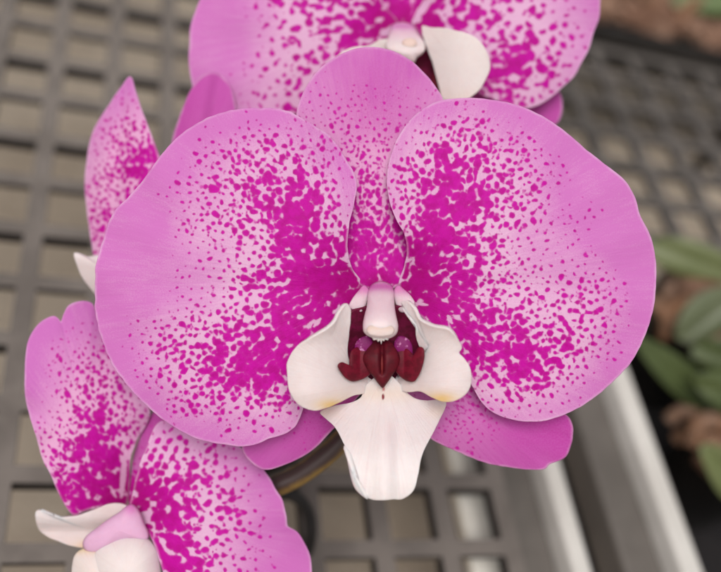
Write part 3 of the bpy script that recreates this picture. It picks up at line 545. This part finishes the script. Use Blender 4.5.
blade('dorsal_sepal', M['sepal_back'], bl, [(130,508),(131,480),(134,455),(140,436),(148,420),(158,408),(170,400),(182,405),(182,430),(168,465),(148,500)], (154, 450), lambda x, y, t, th: BD + 44 - 8 * (1 - t ** 2), (132, 508), 30, 150, seed=23.0,
      extra=spots([(150,430,.0),(145,455,.12),(140,480,.4),(135,500,.9)], 14, (132, 508), deep_r=30, blush=[(150,430,.7),(140,450,.6),(145,470,.5)]))
blade('lateral_sepal', M['sepal_back'], bl, [(132,515),(145,535),(160,570),(165,615),(150,640),(130,630),(120,590),(122,545)], (140, 580), lambda x, y, t, th: BD + 36 - 8 * (1 - t ** 2), (130, 512), 24, 130, seed=24.0, extra=spots([(130,530,.6),(145,610,-.05)], 18, (130, 512)))
def bt(x, y, t=None, r=None):
    c = np.tile(np.array((.66, .56, .55)), (len(x), 1))
    c = lerp(c, WHITE, sstep(526 - y, -4, 8) * sstep(110 - x, 0, 30))
    c = lerp(c, (.76, .46, .20), .7 * np.exp(-((y - 547) / 6) ** 2) * np.exp(-((x - 92) / 16) ** 2)); return {'tint': rgba(c)}
blip = blade('lip', M['wax'], bl, [(98,548),(112,548),(124,560),(124,590),(112,614),(94,618),(80,604),(74,582),(73.5,566),(77,554),(86,549)], (98, 578), lambda x, y, t, th: BD - 8 - 18 * (1 - t ** 2), None, 30, 140, thick=4, seed=25.0, extra=lambda x, y, t, r: {'tint': rgba(lerp(np.tile(np.array((.74, .64, .61)), (len(x), 1)), YELLOW, .6 * np.exp(-((y - 549) / 5) ** 2)))})
blade('side_lobe', M['wax'], blip, [(36.5,511),(40,509.5),(45,512),(52,515.5),(62,517),(74,516),(86,512.5),(98,508),(108,504),(118,503),(126,505),(133,512),(128,526),(114,540),(100,546),(86,547.5),(72,545.5),(58,541),(47,536),(40,529),(36.5,519)], (84, 527), lambda x, y, t, th: BD + 12 - .12 * (x - 36) + 8 * sstep(y, 515, 545) - 9 * (1 - t ** 2) * 0 + 10 * np.exp(-((y - 530) / 9) ** 2), None, 40, 180, thick=3.6, seed=26.0, is_sub=True, extra=bt)
blade('side_lobe', M['wax'], blip, [(94,560),(97,552),(103,545),(113,539.5),(126,536.5),(138,537),(148,540.5),(155,548),(159,560),(160,580),(152,604),(134,616),(114,612),(100,596),(94,576)], (127, 574), lambda x, y, t, th: BD - 12 - 26 * (1 - t ** 2) ** .7, None, 40, 180, thick=3.6, seed=27.0, is_sub=True, extra=lambda x, y, t, r: {'tint': rgba(np.tile(np.array((.76, .67, .66)), (len(x), 1)))})
pillow('column', M['column'], bl, [(84,549),(82.5,543),(86,536),(96,528),(108,519),(119,512),(127,505.5),(133,504),(139,510),(144,522),(149,534),(148,540),(138,540),(126,540),(112,545),(100,551),(91,552.5)], (118, 530), BD - 12, 13, tintf=lambda x, y: rgba(lerp(np.tile(np.array((.68,.40,.58)), (len(x), 1)), (.55, .10, .40), .7 * np.exp(-((np.hypot(x - 131, y - 508)) / 7) ** 2))))

# ================================================================== spike, pedicels, plant wire
def stem_material():
    N = NT('orchid_spike_skin'); g = N.n('ShaderNodeNewGeometry').outputs['Position']
    nz = N.noise(g, 55, 4, .6); fine = N.noise(g, 700, 2)
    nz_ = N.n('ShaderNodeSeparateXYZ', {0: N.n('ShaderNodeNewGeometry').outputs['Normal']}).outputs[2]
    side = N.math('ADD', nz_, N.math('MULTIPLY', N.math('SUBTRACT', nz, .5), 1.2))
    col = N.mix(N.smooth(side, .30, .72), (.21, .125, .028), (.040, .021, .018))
    col = N.mix(N.smooth(fine, .4, .7, 0, .3), col, (.04, .02, .02))
    pb = N.bsdf(Base_Color=col, Roughness=.5); N.surf(pb.outputs[0]); return N.m
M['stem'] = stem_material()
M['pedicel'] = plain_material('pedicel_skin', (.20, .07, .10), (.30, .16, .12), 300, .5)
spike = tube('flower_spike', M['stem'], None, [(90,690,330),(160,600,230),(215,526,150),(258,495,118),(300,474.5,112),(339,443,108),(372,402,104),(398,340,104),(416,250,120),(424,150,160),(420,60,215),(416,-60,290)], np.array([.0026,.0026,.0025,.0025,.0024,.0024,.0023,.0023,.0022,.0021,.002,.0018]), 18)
tag(spike, 'thick brown and olive flower spike curving behind the front blossom', 'flower stem')
tube('pedicel', M['pedicel'], front, [(381,300,14),(384,312,40),(392,326,75),(401,330,104)], .0011, 10)
tube('pedicel', M['pedicel'], top, [(404,26,TD+6),(408,40,TD+30),(416,60,TD+50),(422,85,200)], .0011, 10)
tube('pedicel', M['pedicel'], ul, [(158,250,UD+10),(210,262,UD+30),(300,255,UD+25),(380,250,UD+6),(414,250,122)], .0011, 10)
tube('pedicel', M['pedicel'], bl, [(134,510,BD+34),(152,515,BD+60),(180,522,BD+84),(212,530,152)], .0011, 10)
M['wire'] = plain_material('black_coated_wire', (.010, .009, .010), (.022, .020, .021), 200, .45)
wire = tube('support_wire', M['wire'], None, [(392,372,150),(352,410,150),(320,436,152),(288,460,158),(256,475,175),(240,494,210),(258,500,260),(288,494,300),(306,508,330),(311,530,350),(306,556,380),(290,600,450),(262,680,600)], .0017, 12)
tag(wire, 'black plant support wire looping beside the brown flower spike', 'plant wire')

# ================================================================== benches
def lattice(name, mat, parent, xs, ys, deep, shallow, frame):
    """lattice plate from x and y breakpoints: odd intervals are holes; walls hang from every hole edge"""
    verts, faces, idx = [], [], {}
    def v(x, y, z):
        k = (round(x, 6), round(y, 6), round(z, 6))
        if k not in idx: idx[k] = len(verts); verts.append(frame(x, y, z))
        return idx[k]
    nx, ny = len(xs) - 1, len(ys) - 1
    hole = lambda i, j: 0 <= i < nx and 0 <= j < ny and i % 2 == 1 and j % 2 == 1
    solid = lambda i, j: 0 <= i < nx and 0 <= j < ny and not hole(i, j)
    for i in range(nx):
        for j in range(ny):
            x0, x1, y0, y1 = xs[i], xs[i+1], ys[j], ys[j+1]
            if solid(i, j):
                faces.append((v(x0,y0,0), v(x1,y0,0), v(x1,y1,0), v(x0,y1,0)))
                for (di, dj, a, b) in ((-1,0,(x0,y1),(x0,y0)), (1,0,(x1,y0),(x1,y1)), (0,-1,(x0,y0),(x1,y0)), (0,1,(x1,y1),(x0,y1))):
                    if not solid(i + di, j + dj):
                        jj = j if dj != 0 else 0
                        h = deep if (dj == 0 or (jj // 2) % 2 == 0) else shallow
                        faces.append((v(*a,0), v(*a,-h), v(*b,-h), v(*b,0)))
    return link(name, verts, faces, mat, parent, smooth=False)

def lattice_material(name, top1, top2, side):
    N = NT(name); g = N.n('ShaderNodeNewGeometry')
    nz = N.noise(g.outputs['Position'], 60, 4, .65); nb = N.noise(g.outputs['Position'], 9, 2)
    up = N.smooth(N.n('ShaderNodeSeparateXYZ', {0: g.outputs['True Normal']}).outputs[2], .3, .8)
    top_tone = N.mix(N.smooth(N.math('ADD', N.math('MULTIPLY', nz, .6), N.math('MULTIPLY', nb, .4)), .38, .62), top1, top2)
    col = N.mix(up, side, top_tone)                          # slot shade painted into the colour: near-black walls, mottled lighter tops
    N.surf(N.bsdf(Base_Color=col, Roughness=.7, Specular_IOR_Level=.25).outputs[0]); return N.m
M['bench'] = lattice_material('grey_lattice_shaded_sides', (.125, .107, .095), (.180, .155, .138), (.022, .018, .017))
M['bench_dark'] = lattice_material('dark_lattice_shaded_sides', (.075, .066, .060), (.125, .110, .100), (.020, .017, .016))
M['tray'] = plain_material('black_nursery_plastic', (.030, .028, .028), (.060, .055, .054), 60, .5, .4)
M['rail'] = plain_material('painted_grey_steel', (.105, .092, .081), (.140, .123, .109), 25, .5, .4, .1)
M['rail_white'] = plain_material('white_painted_edge', (.54, .51, .47), (.64, .61, .57), 25, .5, .4, .1)
def ground_material():
    N = NT('trodden_ground'); g = N.n('ShaderNodeNewGeometry').outputs['Position']
    a = N.noise(g, 14, 5, .62); b = N.noise(g, 160, 3, .6); c = N.noise(g, 3.0, 2)
    col = N.mix(N.smooth(a, .35, .68), (.46, .375, .29), (.58, .485, .385))
    col = N.mix(N.smooth(b, .55, .75, 0, .4), col, (.28, .22, .17))
    col = N.mix(N.smooth(c, .55, .7, 0, .3), col, (.36, .30, .24))
    bp = N.n('ShaderNodeBump', {'Strength': .4, 'Distance': .004, 'Height': b}).outputs[0]
    N.surf(N.bsdf(Base_Color=col, Roughness=.9, Specular_IOR_Level=.15, Normal=bp).outputs[0]); return N.m
GZ = -.085
g = link('ground', [(-6, -6, GZ), (6, -6, GZ), (6, 6, GZ), (-6, 6, GZ)], [(0, 1, 2, 3)], ground_material(), None, smooth=False); g['kind'] = 'structure'

def box(verts, faces, x0, x1, y0, y1, z0, z1):
    b = len(verts); verts += [(x0,y0,z0),(x1,y0,z0),(x1,y1,z0),(x0,y1,z0),(x0,y0,z1),(x1,y0,z1),(x1,y1,z1),(x0,y1,z1)]
    faces += [tuple(b + i for i in f) for f in ((3,2,1,0),(4,5,6,7),(0,1,5,4),(1,2,6,5),(2,3,7,6),(3,0,4,7))]
def boxes(name, mat, parent, lst, bev=.0008):
    vs, fs = [], []
    for b in lst: box(vs, fs, *b)
    o = link(name, vs, fs, mat, parent, smooth=False)
    if bev: md = o.modifiers.new('bevel', 'BEVEL'); md.width = bev; md.segments = 2; md.limit_method = 'ANGLE'
    return o

IX = .984
xs = []; ys = []
for i in range(-9, 9):
    xs += [(i - .64) * IX * U, (i - .36) * IX * U]
for j in range(15, -8, -1):
    ys += [(-j - .90) * U, (-j - .66) * U]
xs_l = [x for x in xs if x <= (7.7) * IX * U]
bench = thing('mesh_bench', 'grey plastic lattice bench top under the blossoms at the left', 'bench', (0, 0, GZ))
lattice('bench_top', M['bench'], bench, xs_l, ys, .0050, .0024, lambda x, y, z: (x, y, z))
for (lx, ly) in ((xs_l[0] + .01, ys[0] + .01), (xs_l[0] + .01, ys[-1] - .01), (xs_l[-1] - .008, ys[0] + .01), (xs_l[-1] - .008, ys[-1] - .01)):
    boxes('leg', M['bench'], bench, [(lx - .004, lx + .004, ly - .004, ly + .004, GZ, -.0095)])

M['board'] = plain_material('cream_painted_board', (.74, .70, .62), (.84, .80, .73), 30, .6, .3)
# white support board below the lattice, seen through its cells
brd = boxes('support_board', M['board'], None, [(7.13 * U, 7.72 * U, -13 * U, 6 * U, -.023, -.018)])
brd.location = (0, 0, 0); tag(brd, 'cream board seen through the cells of the grey lattice bench', 'board')
for ly in (-11.5 * U, 4 * U):
    boxes('leg', M['board'], brd, [(7.3 * U, 7.55 * U, ly - .004, ly + .004, GZ, -.0232)])

def rail(label, parts, x_mid):
    t = thing('bench_rail', label, 'rail', (x_mid * U, 0, GZ), 'steel rails beside the lattice bench')
    for (nm, mat, x0, x1, z0, z1) in parts:
        boxes(nm, M[mat], t, [(x0 * U, x1 * U, -14 * U, 6.5 * U, z0, z1)], .0015)
    for ly in (-13 * U, 5.5 * U):
        boxes('leg', M['rail'], t, [(x_mid * U - .004, x_mid * U + .004, ly - .005, ly + .005, GZ, -.0222)])
rail('grey steel rail with a narrow white lip, directly right of the lattice bench', [('flange', 'rail', 7.62, 8.22, -.022, -.006), ('lip_strip', 'rail_white', 8.24, 8.56, -.022, .002)], 8.1)
rail('wide grey steel rail with a white outer lip, farthest right', [('flange', 'rail', 9.40, 10.10, -.022, -.006), ('lip_strip', 'rail_white', 10.13, 10.52, -.022, .002)], 10.0)
cb = boxes('cross_bar', M['tray'], None, [(8.60 * U, 9.36 * U, -10.05 * U, -9.6 * U, -.045, -.03)])
tag(cb, 'short dark bar lying low in the gap between two grey rails', 'bar')
for lx in (8.7, 9.26): boxes('leg', M['tray'], cb, [((lx - .06) * U, (lx + .06) * U, -9.9 * U, -9.75 * U, GZ, -.0452)])

# second, darker lattice bench at the upper right
xs2, ys2 = [], []
for i in range(8):
    xs2 += [(10.72 + 1.18 * i) * U, (10.72 + 1.18 * i + .30) * U]
ys2 = []
for j in range(7):
    ys2 += [(-4.35 + 1.1 * j) * U, (-4.35 + 1.1 * j + .27) * U]
dark = thing('mesh_bench', 'dark lattice bench with square cells at the upper right', 'bench', (14 * U, 0, GZ))
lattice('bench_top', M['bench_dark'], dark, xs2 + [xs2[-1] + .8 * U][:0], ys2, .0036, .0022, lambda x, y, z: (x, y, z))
for lx in (xs2[0] + .005, xs2[-1] - .005):
    for ly in (ys2[0] + .004, ys2[-1] - .004):
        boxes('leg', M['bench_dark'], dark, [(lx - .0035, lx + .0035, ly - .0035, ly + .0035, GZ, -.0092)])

M['cloth'] = plain_material('black_ground_cloth', (.010, .009, .010), (.022, .019, .019), 120, .8, .2)
vs, fs = [], []
box(vs, fs, 10.75 * U, 21 * U, -16 * U, -4.3 * U, GZ + .001, GZ + .003)
gc = link('ground_cloth', vs, fs, M['cloth'], None, smooth=False); tag(gc, 'black ground cloth under the potted orchids at the right', 'ground cloth')
# ------------------------------------------------------------------ potted plants
M['pot'] = plain_material('black_pot_plastic', (.012, .011, .011), (.026, .024, .023), 40, .45, .4)
M['bark'] = plain_material('orchid_bark', (.15, .075, .048), (.30, .185, .13), 45, .85, .2, .4)
M['root'] = plain_material('aerial_root', (.16, .10, .07), (.24, .11, .05), 60, .7)
M['leaf'] = leaf_material('orchid_leaf', (.105, .128, .040), (.150, .172, .068))
M['leaf_dark'] = leaf_material('dark_orchid_leaf', (.045, .064, .016), (.078, .102, .032))
M['leaf_pale'] = leaf_material('pale_orchid_leaf', (.095, .115, .055), (.140, .160, .088))
M['leaf_lime'] = leaf_material('lime_orchid_leaf', (.085, .135, .038), (.135, .185, .062))
def lathe(name, mat, parent, c, prof, seg=40):
    vs, fs = [], []
    for (r, z) in prof:
        for k in range(seg):
            a = 2 * math.pi * k / seg; vs.append((c[0] + r * math.cos(a), c[1] + r * math.sin(a), z))
    for i in range(len(prof) - 1):
        for k in range(seg):
            l = (k + 1) % seg; fs.append((i*seg+k, i*seg+l, (i+1)*seg+l, (i+1)*seg+k))
    return link(name, vs, fs, mat, parent)
def chips(name, parent, c, r, z, n, seed):
    q = np.random.default_rng(seed); vs, fs = [], []
    for _ in range(n):
        rr = r * math.sqrt(q.random()); a = q.random() * 6.283
        p = np.array((c[0] + rr * math.cos(a), c[1] + rr * math.sin(a), z + q.random() * .006))
        m = Matrix.Rotation(q.random() * 6.28, 3, 'Z') @ Matrix.Rotation(q.normal() * .5, 3, 'X') @ Matrix.Rotation(q.normal() * .5, 3, 'Y')
        h = np.array((q.uniform(.004, .009), q.uniform(.003, .006), q.uniform(.0015, .0035)))
        b = len(vs)
        for sx, sy, sz in ((-1,-1,-1),(1,-1,-1),(1,1,-1),(-1,1,-1),(-1,-1,1),(1,-1,1),(1,1,1),(-1,1,1)):
            k = q.uniform(.75, 1.1, 3); vs.append(tuple(p + np.array(m @ Vector(h * (sx, sy, sz) * k))))
        fs += [tuple(b + i for i in f) for f in ((3,2,1,0),(4,5,6,7),(0,1,5,4),(1,2,6,5),(2,3,7,6),(3,0,4,7))]
    return link(name, vs, fs, M['bark'], parent, smooth=False)
def pot(parent, c, r, ztop, z0=GZ):
    h = ztop - z0
    lathe('pot', M['pot'], parent, c, [(.001, z0), (r * .74, z0), (r * .76, z0 + .002), (r * .95, ztop - .012), (r * 1.03, ztop - .011), (r * 1.04, ztop), (r * .95, ztop), (r * .92, ztop - .012), (.001, ztop - .0125)])
    chips('bark', parent, c, r * .86, ztop - .011, 120, int(c[0] * 1e4) % 997)
def leaf(parent, mat, out, ctr, d, slope=(0, 0), fold=9, ridge=None, seed=0):
    def dep(x, y, t, th):
        dd = d + slope[0] * (x - ctr[0]) + slope[1] * (y - ctr[1]) - 7 * (1 - t ** 2)
        if ridge: dd = dd + fold * np.exp(-(((x - ctr[0]) * ridge[1] - (y - ctr[1]) * ridge[0]) / 7.0) ** 2)
        return dd
    return blade('leaf', M[mat], parent, out, ctr, dep, None, 24, 120, thick=4, seed=seed)

PA, PB = on_plane(704, 322, -.033), on_plane(742, 452, -.037)
pa = thing('potted_orchid', 'potted orchid with broad green leaves and orange roots, right of the front flower', 'potted plant', (PA[0], PA[1], GZ), 'orchid plants in black pots')
pot(pa, PA, .030, -.022)
leaf(pa, 'leaf', [(643,246),(654,239),(672,237),(692,240),(712,247),(732,258),(748,272),(754,284),(738,284),(714,280),(690,277),(668,270),(650,259)], (694, 260), 960, (-.2, .4), ridge=(.93, .36), seed=30)
leaf(pa, 'leaf_pale', [(676,338),(678,320),(688,303),(704,291),(722,286),(742,288),(752,298),(744,314),(728,328),(708,338),(690,343)], (712, 314), 930, (.2, .5), ridge=(.8, -.6), seed=31)
leaf(pa, 'leaf_dark', [(632,334),(646,338),(664,347),(684,360),(704,377),(722,397),(738,424),(722,424),(704,416),(684,402),(664,384),(646,362)], (684, 380), 860, (.3, .3), ridge=(.75, .66), seed=32)
leaf(pa, 'leaf_dark', [(690,352),(700,342),(722,338),(748,344),(772,360),(784,382),(758,384),(728,376),(704,366)], (735, 360), 910, (0, .3), ridge=(.95, .3), seed=33)
for k, path in enumerate(([(690,300,1010),(678,306,985),(668,318,980),(664,338,1000)], [(700,330,1000),(684,326,975),(674,322,975),(668,330,1010)], [(676,278,1040),(668,290,1010),(664,304,1020)], [(650,300,1010),(662,312,990),(672,330,990),(690,338,1010)], [(668,420,900),(686,410,880),(702,424,870),(712,446,880)], [(676,440,905),(694,428,880),(716,432,870)])):
    tube('root', M['root'], pa, path, .0030, 10)
pb_ = thing('potted_orchid', 'potted orchid cut by the right edge, its bark showing below dark leaves', 'potted plant', (PB[0], PB[1], GZ), 'orchid plants in black pots')
pot(pb_, PB, .024, -.026)
leaf(pb_, 'leaf_dark', [(692,378),(704,372),(728,374),(756,386),(778,408),(752,416),(726,412),(706,398)], (728, 394), 800, (.2, .4), ridge=(1, .3), seed=34)
leaf(pb_, 'leaf', [(700,446),(712,444),(730,450),(752,466),(772,494),(764,510),(742,508),(722,496),(708,474)], (734, 478), 760, (.2, .3), ridge=(.7, .7), seed=35)
tube('root', M['root'], pb_, [(730,430,860),(712,420,835),(698,426,835),(692,444,850)], .0038, 10)
tube('root', M['root'], pb_, [(728,452,850),(712,440,835),(700,446,845)], .0034, 10)

# nursery tray beyond the dark lattice, with bark and leaves
ty0, ty1, tx0, tx1, tz = 2.95 * U, 6.7 * U, 10.8 * U, 24 * U, .006
tray = thing('nursery_tray', 'black nursery tray full of bark and potted plants at the upper right corner', 'tray', (17 * U, 5.5 * U, GZ))
boxes('tray_wall', M['pot'], tray, [(tx0, tx1, ty0, ty0 + .005, -.02, tz)])
boxes('tray_wall', M['pot'], tray, [(tx0, tx1, ty1 - .005, ty1, -.02, tz)])
boxes('tray_wall', M['pot'], tray, [(tx0, tx0 + .005, ty0 + .0052, ty1 - .0052, -.02, tz)])
boxes('tray_wall', M['pot'], tray, [(tx1 - .005, tx1, ty0 + .0052, ty1 - .0052, -.02, tz)])
boxes('tray_floor', M['pot'], tray, [(tx0 + .0052, tx1 - .0052, ty0 + .0052, ty1 - .0052, -.018, -.006)])
for lx in (tx0 + .01, tx1 - .01):
    for ly in (ty0 + .012, ty1 - .012): boxes('leg', M['pot'], tray, [(lx - .004, lx + .004, ly - .004, ly + .004, GZ, -.0202)])
vs_b = []
for k, (cx, cy) in enumerate(((13.2, 4.6), (15.4, 4.5), (17.6, 4.6), (19.8, 4.5), (14.3, 5.7), (16.6, 5.7), (18.8, 5.7))):
    b = chips('bark_heap', tray, (cx * U, cy * U), 1.15 * U, .001, 90, 50 + k)
for k, (cx, cy) in enumerate(((13.6, 4.1), (16.4, 4.0), (18.2, 4.4))):
    tube_world('root', M['root'], tray, [(cx * U + dx, cy * U + dy, .010 + dz) for dx, dy, dz in ((0, 0, -.004), (.012, .012, .006), (.030, .014, .007), (.046, .004, -.002))], .0042, 10)
t = thing('potted_orchid', 'seedling with a lime green leaf in the bark at the top right corner', 'potted plant', (18.6 * U, 5.6 * U, .003))
leaf(t, 'leaf_lime', [(672,2),(684,9),(702,13),(724,15),(748,8),(752,-10),(728,-22),(700,-22),(680,-12)], (712, -4), 1760, (0, .4), ridge=(1, 0), seed=36)
leaf(t, 'leaf', [(730,-8),(750,-18),(775,-22),(792,-14),(780,0),(752,6)], (760, -8), 1760, (0, .4), ridge=(1, 0), seed=37)
lathe('pot', M['pot'], t, (18.6 * U, 5.6 * U), [(.001, .003), (.016, .003), (.022, .03), (.020, .03), (.001, .024)])
# ================================================================== camera, light
cam = bpy.data.cameras.new('camera'); co = bpy.data.objects.new('camera', cam); COL.objects.link(co)
co.matrix_world = Matrix.Translation(Vector(CAM)) @ Matrix(RW.tolist()).to_4x4()
cam.sensor_width = 36; cam.sensor_fit = 'HORIZONTAL'; cam.lens = 36 * F / 721
cam.clip_start = .005; cam.clip_end = 100
cam.dof.use_dof = True; cam.dof.focus_distance = D - .001; cam.dof.aperture_fstop = 7.5; cam.dof.aperture_blades = 0
sc.camera = co
w = bpy.data.worlds.new('World'); sc.world = w; w.use_nodes = True
nt = w.node_tree; bg = nt.nodes['Background']
sky = nt.nodes.new('ShaderNodeTexSky'); sky.sky_type = 'NISHITA'; sky.sun_disc = False
SUN_EL, SUN_AZ = math.radians(64), math.radians(-135)      # azimuth from +y, positive towards +x
sky.sun_elevation = SUN_EL; sky.sun_rotation = SUN_AZ; sky.air_density = 1.0; sky.dust_density = 4.0
hs = nt.nodes.new('ShaderNodeHueSaturation'); hs.inputs['Saturation'].default_value = .06; hs.inputs['Value'].default_value = 1.0
nt.links.new(sky.outputs[0], hs.inputs['Color']); nt.links.new(hs.outputs[0], bg.inputs['Color'])
bg.inputs['Strength'].default_value = .105
sl = bpy.data.lights.new('sun', 'SUN'); sl.energy = 1.9; sl.angle = math.radians(32); sl.color = (1.0, .955, .915)
so = bpy.data.objects.new('sun', sl); COL.objects.link(so)
dirv = Vector((math.sin(SUN_AZ) * math.cos(SUN_EL), math.cos(SUN_AZ) * math.cos(SUN_EL), math.sin(SUN_EL)))
so.rotation_euler = dirv.to_track_quat('Z', 'Y').to_euler()
sc.view_settings.view_transform = 'Standard'; sc.view_settings.look = 'None'; sc.view_settings.exposure = 0; sc.view_settings.gamma = 1
sc.render.engine = 'CYCLES'; sc.cycles.use_denoising = True
